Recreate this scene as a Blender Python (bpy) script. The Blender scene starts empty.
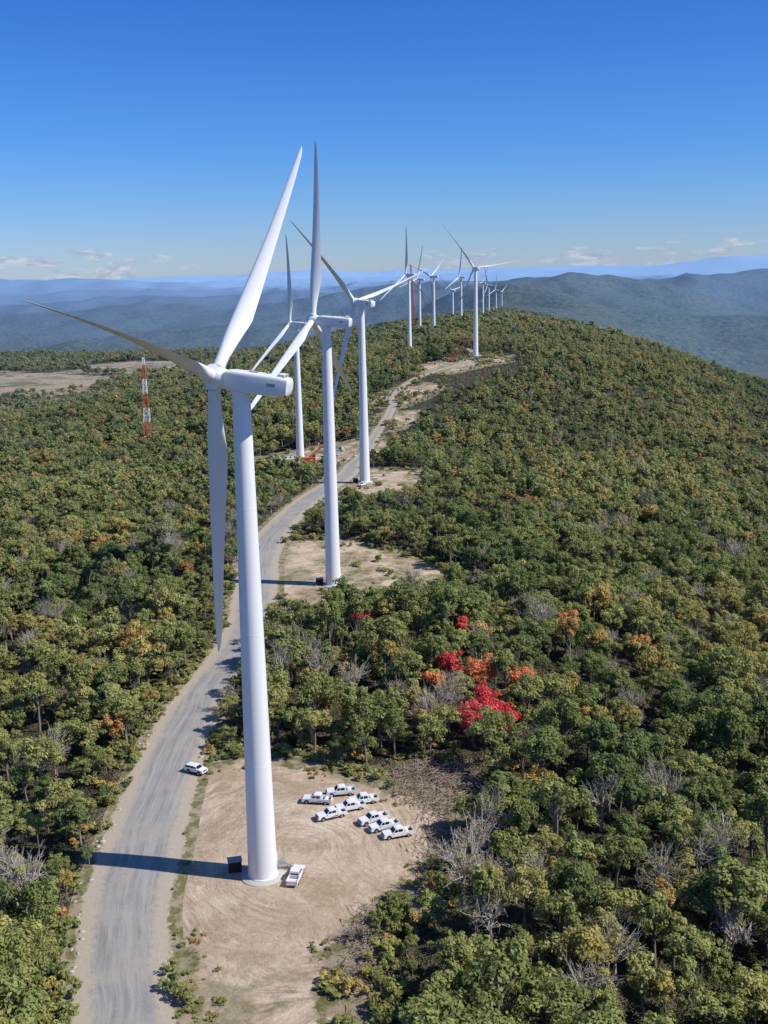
import bpy, bmesh, math, numpy as np
from mathutils import Matrix, Vector
rng=np.random.default_rng(7)
scene=bpy.context.scene
def link(o): bpy.context.collection.objects.link(o); return o

# ------------------------------------------------------------------ noise
def vnoise(x,y,seed=0):
    x=np.asarray(x,float); y=np.asarray(y,float)
    xi=np.floor(x).astype(np.int64); yi=np.floor(y).astype(np.int64)
    fx=x-xi; fy=y-yi
    fx=fx*fx*fx*(fx*(fx*6-15)+10); fy=fy*fy*fy*(fy*(fy*6-15)+10)
    def hsh(a,b):
        n=(a*374761393+b*668265263+seed*974711)&0x7fffffff
        n=((n^(n>>13))*1274126177)&0x7fffffff
        n=n^(n>>16)
        return (n&0xffff)/65535.0*2-1
    v00=hsh(xi,yi);v10=hsh(xi+1,yi);v01=hsh(xi,yi+1);v11=hsh(xi+1,yi+1)
    return (v00*(1-fx)+v10*fx)*(1-fy)+(v01*(1-fx)+v11*fx)*fy
def fbm(x,y,s=0,o=4):
    r=0;a=1;t=0
    for i in range(o):
        r=r+a*vnoise(x*2**i+i*17.3,y*2**i-i*9.1,s+i); t+=a; a*=.5
    return r/t
def sstep(x,a,b):
    t=np.clip((x-a)/(b-a),0,1); return t*t*(3-2*t)

# ------------------------------------------------------------------ terrain height
ty=np.arange(-2000,9000,20.0)
def table(pts):
    v=np.interp(ty,[p[0] for p in pts],[p[1] for p in pts])
    k=np.hanning(11); k/=k.sum()
    return np.convolve(np.pad(v,5,mode='edge'),k,mode='valid')
xc_t=table([(-2000,-20),(400,-15),(680,10),(1045,105),(1400,195),(2300,215),(3000,300),(4300,480),(9000,900)])
cr_t=table([(-2000,0),(560,0),(690,-10),(850,0),(1045,16),(1450,14),(1900,0),(2300,-14),(3000,-30),(4300,-75),(5500,-330),(9000,-400)])
TURB=[ # x,y,z,yaw,phi,tilt
(-22,172,0,165,47,7),(-17,347,1,162,4,4),(-9,524,1,134,316,4),(-52,683,-16,152,358,4),(90,1056,15,104,324,4),
(33,1280,9,144,1,4),(60,1709,-1,150,20,4),(75,1572,4,140,50,4),(150,2317,-31,120,75,4),(147,2035,-2,150,10,4),
(242,2639,-22,135,33,4),(287,2959,-32,150,95,4),(374,3614,-59,150,15,4),(461,4242,-80,140,60,4)]
def smax(a,b,k):
    return 0.5*(a+b+np.sqrt((a-b)**2+k*k))
def H0(X,Y):
    xc=np.interp(Y,ty,xc_t); cr=np.interp(Y,ty,cr_t)
    d=X-xc
    k=np.where(d<0,.20,.37); w=120.0
    h=cr-k*(np.sqrt(d*d+w*w)-w)
    f=np.maximum(sstep(np.abs(d),60,350),sstep(Y,700,1500)*.45)
    h=h+f*(7*fbm(X/110,Y/110,3,3)+18*fbm(X/520,Y/520,9,3)*sstep(np.abs(d),100,500))
    bw=sstep(-X,230,520)*sstep(Y,1250,1600)*(1-sstep(Y,3100,3500))*(1-sstep(-X,1700,2200))
    h=h*(1-bw)+bw*(-112-(Y-1500)*.010+6*fbm(X/300,Y/300,12,3))
    floor=-330+45*fbm(X/1800,Y/1800,21,4)
    h=smax(h,floor,70)
    # parallel folded ridges beyond the valley
    for i,(y0,A,w0,sc) in enumerate([(4700,120,420,1500),(6300,150,500,2200),(8300,185,650,2600),(11000,215,900,4200),(14500,235,1200,5600),(19500,270,1700,7500),(27000,330,2300,9500),(37000,400,3200,14000)]):
        wob=y0*.07*fbm(X/(sc*1.6),X*0+i*7.7,700+i,2)+.12*X
        am=.62+.60*fbm(X/sc,X*0+i*3.1,720+i,3)
        n=fbm(X/(w0*.9),Y/(w0*1.3),740+i,4)
        h=h+A*np.clip(am,0,2)*np.exp(-((Y-y0-wob)/w0)**2*(1+.3*n))*(1+.35*n)
    rg=1-np.abs(fbm(X/900,Y/900,760,4))*2.5
    h=h+sstep(Y,3600,4600)*(1-sstep(Y,20000,30000))*50*rg
    def bump(x0,y0,hh,sl,sr,sy,ns):
        dx=X-x0; sx=np.where(dx<0,sl,sr)
        n=fbm(X/700,Y/700,77,4)
        return hh*np.exp(-(dx/sx)**2-((Y-y0)/sy)**2)*(1+ns*n)
    h=h+bump(860,5900,335,560,1000,1300,.35)
    h=h+bump(350,7600,120,900,1200,900,.4)
    h=h+bump(2600,8600,150,900,1600,1300,.5)
    h=h+bump(11500,31000,480,5200,6000,5000,.25)
    return h
tb=np.array([t[:3] for t in TURB],float)
res=tb[:,2]-H0(tb[:,0],tb[:,1])
def Hf(X,Y):
    h=H0(X,Y)
    for (x,y,z),r in zip(tb,res):
        s=55+ .02*y
        h=h+r*np.exp(-((X-x)**2+(Y-y)**2)/(2*s*s))
    return h
def hz(x,y): return float(Hf(np.array([float(x)]),np.array([float(y)]))[0])

# ------------------------------------------------------------------ clearings
ROAD=[(-8,40,5.5),(-15,60,5.5),(-28,100,5.6),(-37,133,5.6),(-41,149,5.8),(-44,165,6),(-45,181,6.3),(-46,200,6),(-46.5,224,6),(-45.5,249,5.5),(-42,276,5),(-40.5,305,5),(-42,340,6),(-45,380,6),(-44,410,5.5),(-41,439,5),(-33,488,5),(-24,527,4.6),(-18,562,4.0),(-17,626,3.2),(-12,683,3),(-4,745,2.4),(4,790,2.0),(8,830,2.0),(10,870,1.8),(20,920,1.6),(38,965,1.6),(60,1000,2.0),(78,1030,2.4),(96,1100,2),(86,1180,2),(50,1270,2)]
def catmull(P,n=8):
    P=np.array(P,float); out=[]
    for i in range(len(P)-1):
        p0=P[max(i-1,0)];p1=P[i];p2=P[i+1];p3=P[min(i+2,len(P)-1)]
        for t in np.linspace(0,1,n,endpoint=False):
            out.append(.5*((2*p1)+(-p0+p2)*t+(2*p0-5*p1+4*p2-p3)*t*t+(-p0+3*p1-3*p2+p3)*t**3))
    out.append(P[-1]); return np.array(out)
road=catmull(ROAD,8)
PADS={'dirt_pad':[(-42,200),(-41,214),(-27,217),(-12,210),(-1,202),(11,195),(10,178),(2,168),(-4,162),(-8,155),(-11,147),(-9,133),(-7,110),(-3,80),(-20,80),(-27,110),(-28,133),(-30,148),(-34,154),(-41,158)],
'dirt_pad_b':[(-40,330),(-45,398),(-30,405),(-12,405),(-8,394),(8,381),(22,362),(16,349),(0,340),(-13,334),(-26,316)],
'dirt_pad_c':[(-33,480),(-28,515),(-20,560),(0,572),(20,562),(18,520),(4,500),(-14,486),(-24,470)],
'dirt_pad_d':[(-84,650),(-80,712),(-36,726),(-4,730),(6,700),(-8,655),(-36,625)],
'dirt_pad_e':[(28,985),(44,1045),(78,1088),(118,1110),(132,1068),(116,1030),(92,1000),(60,962)],
'dirt_pad_f':[(-10,835),(-2,885),(30,920),(48,900),(30,850),(14,822)],
'dirt_pad_h':[(-10,770),(2,800),(26,800),(22,765),(6,750)],
'dirt_pad_g':[(8,1245),(14,1330),(60,1335),(66,1250)]}
BROWN=[(1,211),(8,216),(19,213),(19,200),(10,191),(0,200)]
LOWVEG=[(-13,95),(3,95),(6,150),(8,166),(-2,168),(-12,158)]
def poly_sd(X,Y,poly):
    P=np.array(poly,float); inside=np.zeros(X.shape,bool); dm=np.full(X.shape,1e9)
    n=len(P)
    for i in range(n):
        ax,ay=P[i]; bx,by=P[(i+1)%n]
        ex,ey=bx-ax,by-ay
        t=np.clip(((X-ax)*ex+(Y-ay)*ey)/(ex*ex+ey*ey),0,1)
        dm=np.minimum(dm,np.hypot(X-ax-t*ex,Y-ay-t*ey))
        c=((ay>Y)!=(by>Y))&(X<(bx-ax)*(Y-ay)/((by-ay) if by!=ay else 1e-9)+ax)
        inside^=c
    return np.where(inside,-dm,dm)
def road_sd(X,Y):
    dm=np.full(X.shape,1e9)
    R=road[::2]
    for i in range(len(R)-1):
        ax,ay,aw=R[i]; bx,by,bw=R[i+1]; ex,ey=bx-ax,by-ay
        t=np.clip(((X-ax)*ex+(Y-ay)*ey)/(ex*ex+ey*ey),0,1)
        dm=np.minimum(dm,np.hypot(X-ax-t*ex,Y-ay-t*ey)-(aw+t*(bw-aw)))
    return dm
def pads_sd(X,Y):
    d=np.full(X.shape,1e9)
    for P in PADS.values(): d=np.minimum(d,poly_sd(X,Y,P))
    return d
def clear_sd(X,Y):
    return np.minimum(np.minimum(road_sd(X,Y),pads_sd(X,Y)),poly_sd(X,Y,BROWN)+1)
FIELDS=[(-820,2130,400,560),(-560,2600,170,260),(-1350,2900,420,300),(-2700,5400,900,450),(-1500,5300,400,220),(-3600,7100,700,400),(1900,6900,420,260),(2700,6200,300,260),(1250,8500,500,300),(-1900,9500,700,400)]
def field_v(X,Y):
    f=np.zeros(X.shape)
    w=fbm(X/160,Y/160,90,3)*.5
    for a,b,c,d in FIELDS:
        f=np.maximum(f,1.0-np.sqrt(((X-a)/c)**2+((Y-b)/d)**2)+w*.6)
    return f

# ------------------------------------------------------------------ materials
def new_mat(name):
    m=bpy.data.materials.new(name); m.use_nodes=True; nt=m.node_tree; nt.nodes.clear(); return m,nt
class NT:
    def __init__(s,nt): s.nt=nt
    def n(s,t,**k):
        nd=s.nt.nodes.new(t)
        for a,b in k.items(): setattr(nd,a,b)
        return nd
    def l(s,a,b): s.nt.links.new(a,b)
    def val(s,sock,v):
        if isinstance(v,bpy.types.NodeSocket): s.l(v,sock)
        else: sock.default_value=v
    def math(s,op,a,b=0.0,c=None,clamp=False):
        nd=s.n('ShaderNodeMath',operation=op); nd.use_clamp=clamp
        s.val(nd.inputs[0],a); s.val(nd.inputs[1],b)
        if c is not None: s.val(nd.inputs[2],c)
        return nd.outputs[0]
    def mix(s,f,a,b,typ='MIX'):
        nd=s.n('ShaderNodeMix',data_type='RGBA',blend_type=typ)
        s.val(nd.inputs[0],f); s.val(nd.inputs[6],a); s.val(nd.inputs[7],b); return nd.outputs[2]
    def noise(s,vec,scale,detail=4,rough=.55,dist=0.0):
        nd=s.n('ShaderNodeTexNoise'); s.l(vec,nd.inputs['Vector'])
        nd.inputs['Scale'].default_value=scale; nd.inputs['Detail'].default_value=detail
        nd.inputs['Roughness'].default_value=rough; nd.inputs['Distortion'].default_value=dist
        return nd.outputs['Fac']
    def ramp(s,f,els):
        nd=s.n('ShaderNodeValToRGB'); s.l(f,nd.inputs[0]); cr=nd.color_ramp
        while len(cr.elements)<len(els): cr.elements.new(.5)
        for e,(p,c) in zip(cr.elements,els):
            e.position=p; e.color=(c,c,c,1) if isinstance(c,(int,float)) else (*c,1)
        return nd.outputs[0]
    def attr(s,name,typ='GEOMETRY'):
        nd=s.n('ShaderNodeAttribute'); nd.attribute_name=name; nd.attribute_type=typ; return nd
    def pos(s): return s.n('ShaderNodeNewGeometry').outputs['Position']
    def out(s,sh,vol=False):
        o=s.n('ShaderNodeOutputMaterial'); s.l(sh,o.inputs[1 if vol else 0])
    def bsdf(s,col,rough=.9,bump=None,bs=.3,bd=1.0,spec=.3,metal=0.0):
        b=s.n('ShaderNodeBsdfPrincipled'); s.val(b.inputs['Base Color'],col); s.val(b.inputs['Roughness'],rough)
        b.inputs['Specular IOR Level'].default_value=spec; b.inputs['Metallic'].default_value=metal
        if bump is not None:
            bp=s.n('ShaderNodeBump'); s.val(bp.inputs['Strength'],bs); bp.inputs['Distance'].default_value=bd
            s.l(bump,bp.inputs['Height']); s.l(bp.outputs[0],b.inputs['Normal'])
        return b.outputs[0]
def c3(*a): return (*a,1.0)
def haze_tint(N,col,P,scale=8000.0,near=(.10,.185,.34)):  # aerial haze painted into the base colour by distance; no volume
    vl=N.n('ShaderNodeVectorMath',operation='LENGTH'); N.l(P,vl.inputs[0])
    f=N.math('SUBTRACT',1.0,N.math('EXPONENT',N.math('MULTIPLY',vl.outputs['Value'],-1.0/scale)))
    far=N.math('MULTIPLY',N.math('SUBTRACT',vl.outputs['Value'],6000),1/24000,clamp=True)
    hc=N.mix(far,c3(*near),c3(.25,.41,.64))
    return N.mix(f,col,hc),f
def verge_col(N,P):
    a=N.noise(P,.35,5,.65); b=N.noise(P,2.2,4,.7)
    grass=N.mix(N.ramp(b,[(.35,0),(.65,1)]),c3(.10,.11,.035),c3(.22,.205,.085))
    dirt=N.mix(b,c3(.44,.355,.25),c3(.27,.215,.145))
    return N.mix(N.ramp(a,[(.44,0),(.56,1)]),grass,dirt)
# ground
MG,nt=new_mat('ground'); N=NT(nt); P=N.pos()
n1=N.noise(P,.04,7,.8); n2=N.noise(P,.004,4,.6); n3=N.noise(P,.03,5,.65)
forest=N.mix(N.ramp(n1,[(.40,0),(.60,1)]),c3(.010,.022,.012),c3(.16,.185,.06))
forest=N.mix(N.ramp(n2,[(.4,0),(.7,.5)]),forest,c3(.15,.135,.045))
under=N.mix(n1,c3(.08,.075,.04),c3(.17,.145,.085))
sep=N.n('ShaderNodeSeparateXYZ'); N.l(P,sep.inputs[0])
fy=N.math('MULTIPLY',N.math('SUBTRACT',sep.outputs[1],2300),1/800,clamp=True)
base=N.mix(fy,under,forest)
fa=N.attr('field').outputs['Fac']
fm=N.ramp(N.math('ADD',fa,N.math('MULTIPLY',N.math('SUBTRACT',n3,.5),.8)),[(.18,0),(.24,1)])
fcol=N.mix(N.ramp(n2,[(.42,0),(.58,1)]),c3(.56,.42,.20),c3(.30,.30,.11))
fcol=N.mix(N.ramp(N.noise(P,.012,3,.5),[(.45,0),(.5,1)]),fcol,c3(.62,.48,.27))
fcol=N.mix(N.ramp(N.noise(P,.03,4,.7),[(.56,0),(.62,.8)]),fcol,c3(.07,.09,.03))
base=N.mix(fm,base,fcol)
ca=N.attr('clr').outputs['Fac']
cm=N.ramp(N.math('ADD',N.math('MULTIPLY',ca,.05),N.math('MULTIPLY',N.math('SUBTRACT',N.noise(P,.25,5,.6),.5),.35)),[(.14,1),(.30,0)])
base=N.mix(cm,base,verge_col(N,P))
base,hf=haze_tint(N,base,P,7800)
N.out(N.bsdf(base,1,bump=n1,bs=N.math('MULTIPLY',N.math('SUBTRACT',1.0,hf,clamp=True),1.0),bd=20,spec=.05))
# gravel road
MR,nt=new_mat('gravel'); N=NT(nt); P=N.pos()
u=N.attr('u').outputs['Fac']; v=N.attr('v').outputs['Fac']; e=N.attr('edge').outputs['Fac']
cv=N.n('ShaderNodeCombineXYZ'); N.l(N.math('ADD',u,N.math('MULTIPLY',N.noise(P,.03,2,.5),5)),cv.inputs[0]); N.l(N.math('MULTIPLY',v,.035),cv.inputs[1])
str_=N.noise(cv.outputs[0],1.1,6,.72); fine=N.noise(P,2.5,6,.8); blot=N.noise(P,.12,5,.65)
col=N.mix(N.ramp(str_,[(.38,0),(.62,1)]),c3(.19,.178,.17),c3(.41,.385,.36))
col=N.mix(N.ramp(blot,[(.46,0),(.64,.8)]),col,c3(.42,.355,.285))
col=N.mix(.35,col,N.mix(fine,c3(.11,.11,.11),c3(.57,.55,.52)))
shoulder=N.mix(fine,c3(.30,.25,.18),c3(.60,.51,.40))
en=N.math('ADD',e,N.math('MULTIPLY',N.math('SUBTRACT',N.noise(P,.5,6,.75),.5),5.0))
col=N.mix(N.ramp(N.math('MULTIPLY',en,.1,clamp=True),[(.07,0),(.20,1)]),shoulder,col)
e2=N.math('ADD',N.math('ADD',e,1.5),N.math('MULTIPLY',N.math('SUBTRACT',N.noise(P,.4,7,.72),.5),4.2))
col=N.mix(N.ramp(e2,[(0.0,0),(.35,1)]),verge_col(N,P),col)
N.out(N.bsdf(col,.95,bump=fine,bs=.5,bd=.15,spec=.2))
# dirt
MD,nt=new_mat('dirt'); N=NT(nt); P=N.pos()
e=N.attr('edge').outputs['Fac']; fine=N.noise(P,1.3,8,.8); blot=N.noise(P,.07,6,.68,.4)
sep=N.n('ShaderNodeSeparateXYZ'); N.l(P,sep.inputs[0])
def tracks(cx,cy,asp,fr,wob):
    dx=N.math('SUBTRACT',sep.outputs[0],cx); dy=N.math('SUBTRACT',sep.outputs[1],cy)
    rr=N.math('SQRT',N.math('ADD',N.math('MULTIPLY',dx,dx),N.math('MULTIPLY',N.math('MULTIPLY',dy,dy),asp)))
    rr=N.math('ADD',rr,N.math('MULTIPLY',N.noise(P,.035,2,.5),wob))
    cv=N.n('ShaderNodeCombineXYZ'); N.l(rr,cv.inputs[0]); N.l(N.math('MULTIPLY',sep.outputs[0],.10),cv.inputs[1]); N.l(N.math('MULTIPLY',sep.outputs[1],.10),cv.inputs[2])
    return N.noise(cv.outputs[0],fr,6,.75)
trk=tracks(-16,180,.5,1.5,14); trk2=tracks(-34,120,.2,1.9,20)
msk=N.ramp(N.noise(P,.05,3,.5),[(.42,0),(.58,1)])
col=N.mix(N.ramp(blot,[(.40,0),(.58,1)]),c3(.45,.305,.185),c3(.72,.565,.405))
col=N.mix(N.math('MULTIPLY',N.ramp(trk,[(.40,.9),(.49,0)]),N.math('ADD',N.math('MULTIPLY',msk,.6),.35)),col,c3(.34,.225,.14))
col=N.mix(N.math('MULTIPLY',N.ramp(trk2,[(.39,.85),(.47,0)]),N.math('SUBTRACT',1.0,msk)),col,c3(.37,.255,.16))
col=N.mix(N.math('MULTIPLY',N.ramp(trk,[(.54,0),(.61,.85)]),msk),col,c3(.82,.70,.56))
col=N.mix(N.ramp(N.noise(P,.22,5,.7),[(.54,0),(.68,.75)]),col,c3(.29,.22,.135))
col=N.mix(.3,col,N.mix(N.ramp(fine,[(.3,0),(.7,1)]),c3(.17,.125,.08),c3(.80,.69,.55)))
fargr=N.math('MULTIPLY',N.math('SUBTRACT',sep.outputs[1],290),1/60,clamp=True)
lowgr=N.math('MULTIPLY',N.math('SUBTRACT',152,sep.outputs[1]),1/14,clamp=True)
gr=N.math('MAXIMUM',N.math('MULTIPLY',fargr,.8),N.math('MULTIPLY',lowgr,.55))
gm=N.math('MULTIPLY',N.ramp(N.noise(P,.06,6,.75),[(.46,0),(.55,.9)]),N.math('ADD',gr,.2))
col=N.mix(gm,col,verge_col(N,P))
e2=N.math('ADD',e,N.math('MULTIPLY',N.math('SUBTRACT',N.noise(P,.17,8,.75),.5),18))
col=N.mix(N.ramp(N.math('MULTIPLY',e2,.2),[(0.0,0),(.22,1)]),verge_col(N,P),col)
N.out(N.bsdf(col,.97,bump=fine,bs=.9,bd=.35,spec=.15))
# leaves
def leaf_mat(name,els,inst=True,transl=.3):
    m,nt=new_mat(name); N=NT(nt)
    if inst: f=N.attr('tint','INSTANCER').outputs['Fac']
    else: f=N.n('ShaderNodeObjectInfo').outputs['Random']
    col=N.ramp(f,els)
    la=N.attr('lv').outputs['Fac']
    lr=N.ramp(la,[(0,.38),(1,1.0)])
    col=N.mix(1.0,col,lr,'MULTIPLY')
    if inst: col,_=haze_tint(N,col,N.pos(),5400,(.20,.265,.325))  # pale haze blended into the leaf colour with distance
    d=N.n('ShaderNodeBsdfDiffuse'); N.l(col,d.inputs[0])
    t=N.n('ShaderNodeBsdfTranslucent'); N.l(N.mix(1.0,col,c3(1.0,1.0,.65),'MULTIPLY'),t.inputs[0])
    mx=N.n('ShaderNodeMixShader'); mx.inputs[0].default_value=transl
    N.l(d.outputs[0],mx.inputs[1]); N.l(t.outputs[0],mx.inputs[2]); N.out(mx.outputs[0]); return m
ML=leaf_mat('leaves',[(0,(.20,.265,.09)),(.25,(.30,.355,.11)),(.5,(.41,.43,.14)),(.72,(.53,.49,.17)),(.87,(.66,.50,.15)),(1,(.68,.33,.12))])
MRED=leaf_mat('red_leaves',[(0,(.88,.10,.12)),(1,(.95,.20,.18))],False)
MOR=leaf_mat('orange_leaves',[(0,(.98,.34,.17)),(1,(.95,.50,.20))],False)
MOL=leaf_mat('olive_leaves',[(0,(.30,.28,.10)),(1,(.40,.32,.12))],False)
def flat(name,c,rough=.6,spec=.4,metal=0.0,var=.0,sc=1.0):
    m,nt=new_mat(name); N=NT(nt)
    if var>0:
        tc=N.n('ShaderNodeTexCoord').outputs['Object']
        f=N.noise(tc,sc,4,.6)
        col=N.mix(f,c3(*[x*(1-var) for x in c]),c3(*[min(1,x*(1+var)) for x in c]))
    else: col=c3(*c)
    N.out(N.bsdf(col,rough,spec=spec,metal=metal)); return m
MB=flat('bark',(.22,.20,.17),1,.1,var=.4,sc=3)
MBG=flat('grey_bark',(.45,.40,.34),1,.1,var=.3,sc=3)
MW=flat('turbine_white',(.80,.80,.79),.4,.5,var=.03,sc=.25)
MBL=flat('blade_white',(.78,.78,.78),.35,.5,var=.03,sc=.2)
MGR=flat('grey_metal',(.35,.36,.37),.5,.5,metal=.3,var=.1,sc=2)
MDK=flat('dark_metal',(.03,.032,.03),.6,.4,var=.3,sc=2)
MCON=flat('concrete',(.50,.48,.44),.9,.2,var=.15,sc=1.5)
MPW=flat('car_paint_white',(.80,.80,.80),.22,.6)
MGL=flat('car_glass',(.015,.018,.022),.06,.8)
MTY=flat('tyre',(.02,.02,.02),.85,.2)
MRD=flat('red_paint',(.60,.10,.05),.5,.4,var=.1)
MRL=flat('red_light',(.4,.02,.02),.3,.5)
MRK=flat('rock',(.44,.40,.35),.95,.2,var=.35,sc=.7)
MBW=flat('brushwood',(.36,.28,.22),1,.1,var=.5,sc=2)

# ------------------------------------------------------------------ mesh helper
def mesh_obj(name,verts,faces,mats,mi=None,attrs=None,smooth=False,do_link=True):
    me=bpy.data.meshes.new(name)
    verts=np.asarray(verts,np.float32); faces=np.asarray(faces,np.int32)
    nv=len(verts); nf=len(faces); k=faces.shape[1]
    me.vertices.add(nv); me.vertices.foreach_set('co',verts.ravel())
    me.loops.add(nf*k); me.loops.foreach_set('vertex_index',faces.ravel())
    me.polygons.add(nf); me.polygons.foreach_set('loop_start',np.arange(0,nf*k,k,dtype=np.int32))
    me.polygons.foreach_set('loop_total',np.full(nf,k,np.int32))
    for m in mats: me.materials.append(m)
    if mi is not None: me.polygons.foreach_set('material_index',np.asarray(mi,np.int32))
    if smooth: me.polygons.foreach_set('use_smooth',np.ones(nf,bool))
    me.update(calc_edges=True)
    for a,vv in (attrs or {}).items():
        at=me.attributes.new(a,'FLOAT','POINT'); at.data.foreach_set('value',np.asarray(vv,np.float32))
    o=bpy.data.objects.new(name,me)
    if do_link: link(o)
    return o
def gridfaces(nr,nc):
    i=np.arange(nr-1)[:,None]*nc+np.arange(nc-1)[None,:]
    i=i.ravel(); return np.stack([i,i+1,i+nc+1,i+nc],1)

# ground sheet
def axis(lo,a,b,hi,st,g):
    mid=list(np.arange(a,b+.1,st)); s=st; up=[]; x=mid[-1]
    while x<hi:
        s*=g; x+=s; up.append(x)
    s=st; dn=[]; x=mid[0]
    while x>lo: s*=g; x-=s; dn.append(x)
    return np.array(dn[::-1]+mid+up)
gx=axis(-45000,-120,140,45000,4,1.026)
gy=axis(-1500,40,740,65000,4,1.015)
GX,GY=np.meshgrid(gx,gy); fxx=GX.ravel(); fyy=GY.ravel()
gz=Hf(fxx,fyy)
near=(np.abs(fxx)<300)&(fyy<1450)&(fyy>0)
clr=np.full(fxx.shape,99.0); clr[near]=clear_sd(fxx[near],fyy[near])
ground=mesh_obj('ground',np.stack([fxx,fyy,gz],1),gridfaces(len(gy),len(gx)),[MG],attrs={'clr':np.clip(clr,-9,99),'field':np.clip(field_v(fxx,fyy),-1,1)},smooth=True)

# road strip
Rc=road; tan=np.gradient(Rc[:,:2],axis=0); tan/=np.linalg.norm(tan,axis=1)[:,None]
nor=np.stack([tan[:,1],-tan[:,0]],1); slen=np.concatenate([[0],np.cumsum(np.linalg.norm(np.diff(Rc[:,:2],axis=0),axis=1))])
K=17; V=[];U=[];VV=[];E=[]
for i in range(len(Rc)):
    w=Rc[i,2]+3.4
    for j in range(K):
        uu=(j/(K-1)*2-1)*w; V.append((Rc[i,0]+nor[i,0]*uu,Rc[i,1]+nor[i,1]*uu)); U.append(uu); VV.append(slen[i]); E.append(Rc[i,2]-abs(uu))
V=np.array(V); U=np.array(U);E=np.array(E)
z=Hf(V[:,0],V[:,1])+.12+.02*np.clip(E,-3,3)
mesh_obj('gravel_road',np.column_stack([V,z]),gridfaces(len(Rc),K),[MR],attrs={'u':U,'v':VV,'edge':E},smooth=True)
# pads
for name,poly in PADS.items():
    Pp=np.array(poly); mn=Pp.min(0)-8; mxx=Pp.max(0)+8; st=1.0 if Pp[:,1].max()<420 else 2.0
    xs=np.arange(mn[0],mxx[0],st); ys=np.arange(mn[1],mxx[1],st)
    X,Y=np.meshgrid(xs,ys); X=X.ravel();Y=Y.ravel(); sd=poly_sd(X,Y,poly)
    F=gridfaces(len(ys),len(xs)); keep=(sd[F].min(1)<7); F=F[keep]
    used=np.unique(F); mp=np.full(len(X),-1); mp[used]=np.arange(len(used)); F=mp[F]; X=X[used];Y=Y[used];sd=sd[used]
    z=Hf(X,Y)+.05
    mesh_obj('dirt_pad',np.column_stack([X,Y,z]),F,[MD],attrs={'edge':-sd},smooth=True)

# ------------------------------------------------------------------ trees
def cyl_pts(p0,p1,r0,r1,n=5):
    p0=np.array(p0,float);p1=np.array(p1,float); d=p1-p0; d/=np.linalg.norm(d)
    a=np.cross(d,[0.3,.9,.1]); a/=np.linalg.norm(a); b=np.cross(d,a)
    t=np.arange(n)*2*math.pi/n; c=np.cos(t)[:,None]*a+np.sin(t)[:,None]*b
    v=np.vstack([p0+c*r0,p1+c*r1]); f=[(i,(i+1)%n,n+(i+1)%n,n+i) for i in range(n)]
    return v,np.array(f)
def tree(name,seed,R,hgt,mat,bark,nclump=34,nleaf=130,ls=.36,bare=0.0,narrow=1.0,do_link=False,low=-.35,tw=1.0,ntw=8):
    r=np.random.default_rng(seed); VS=[];FS=[];MI=[];LV=[]; off=0
    def add(v,f,mi,lv):
        nonlocal off
        VS.append(v);FS.append(f+off);MI.append(np.full(len(f),mi));LV.append(np.full(len(v),lv) if np.isscalar(lv) else lv); off+=len(v)
    cz=hgt-R*narrow*.95
    top=np.array([r.normal()*.2,r.normal()*.2,cz])
    add(*cyl_pts((0,0,-.5),top*[1,1,.6],.03*hgt,.018*hgt,6),0,.5)
    add(*cyl_pts(top*[1,1,.6],top+[0,0,R*.5],.018*hgt,.006*hgt,6),0,.5)
    cs=[]
    ph=r.uniform(0,6.28,3); am=r.uniform(.06,.2,3)
    for i in range(nclump):
        for _ in range(30):
            d=r.normal(size=3); d/=np.linalg.norm(d)
            if d[2]>low: break
        q=r.uniform(.35,.86)**.6; az=math.atan2(d[1],d[0])
        lob=1+am[0]*math.sin(az+ph[0])+am[1]*math.sin(2*az+ph[1])+am[2]*math.sin(3*az+ph[2])
        c=np.array([0,0,cz])+d*np.array([R*lob,R*lob,R*narrow])*q*(1+.18*r.normal())
        cs.append(c)
    for i,c in enumerate(cs):
        rc=R*r.uniform(.17,.36)
        if i%2==0 or bare>0:
            s=np.array([0,0,hgt*r.uniform(.3,.6)]); add(*cyl_pts(s,c,.009*hgt*tw,.0045*hgt*tw,4),0,.5)
            if bare>0:
                for k in range(ntw):
                    e=c+r.normal(size=3)*R*.3+[0,0,R*.12]; add(*cyl_pts(c*.75+s*.25,e,.0045*hgt*tw,.0022*hgt*tw,3),0,.6)
                    for kk in range(2):
                        e2=e+r.normal(size=3)*R*.14+[0,0,R*.06]; add(*cyl_pts(e*.6+c*.4,e2,.0028*hgt*tw,.0014*hgt*tw,3),0,.6)
        if r.uniform()<bare: continue
        n=int(nleaf*r.uniform(.6,1.3))
        d=r.normal(size=(n,3)); d/=np.linalg.norm(d,axis=1)[:,None]; d[:,2]=np.where(d[:,2]<-.35,-d[:,2],d[:,2])
        p=c+d*rc*r.uniform(.5,1.2,(n,1))*[1.12,1.12,.85]
        nn=d*.9+r.normal(size=(n,3))*.42+[0,0,.3]; nn/=np.linalg.norm(nn,axis=1)[:,None]
        a=np.cross(nn,r.normal(size=(n,3))); a/=np.linalg.norm(a,axis=1)[:,None]; b=np.cross(nn,a)
        sz=(ls*r.uniform(.6,1.35,n)*.5)[:,None]
        v=np.stack([p-a*sz*1.3,p-b*sz*.8,p+a*sz*1.3,p+b*sz*.8],1).reshape(-1,3)
        f=np.arange(n*4).reshape(n,4)
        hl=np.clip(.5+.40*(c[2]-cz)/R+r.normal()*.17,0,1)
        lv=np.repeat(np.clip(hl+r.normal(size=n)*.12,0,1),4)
        add(v,f,1,lv)
    return mesh_obj(name,np.vstack(VS),np.vstack(FS),[bark,mat],mi=np.concatenate(MI),attrs={'lv':np.concatenate(LV)},do_link=do_link)
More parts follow.
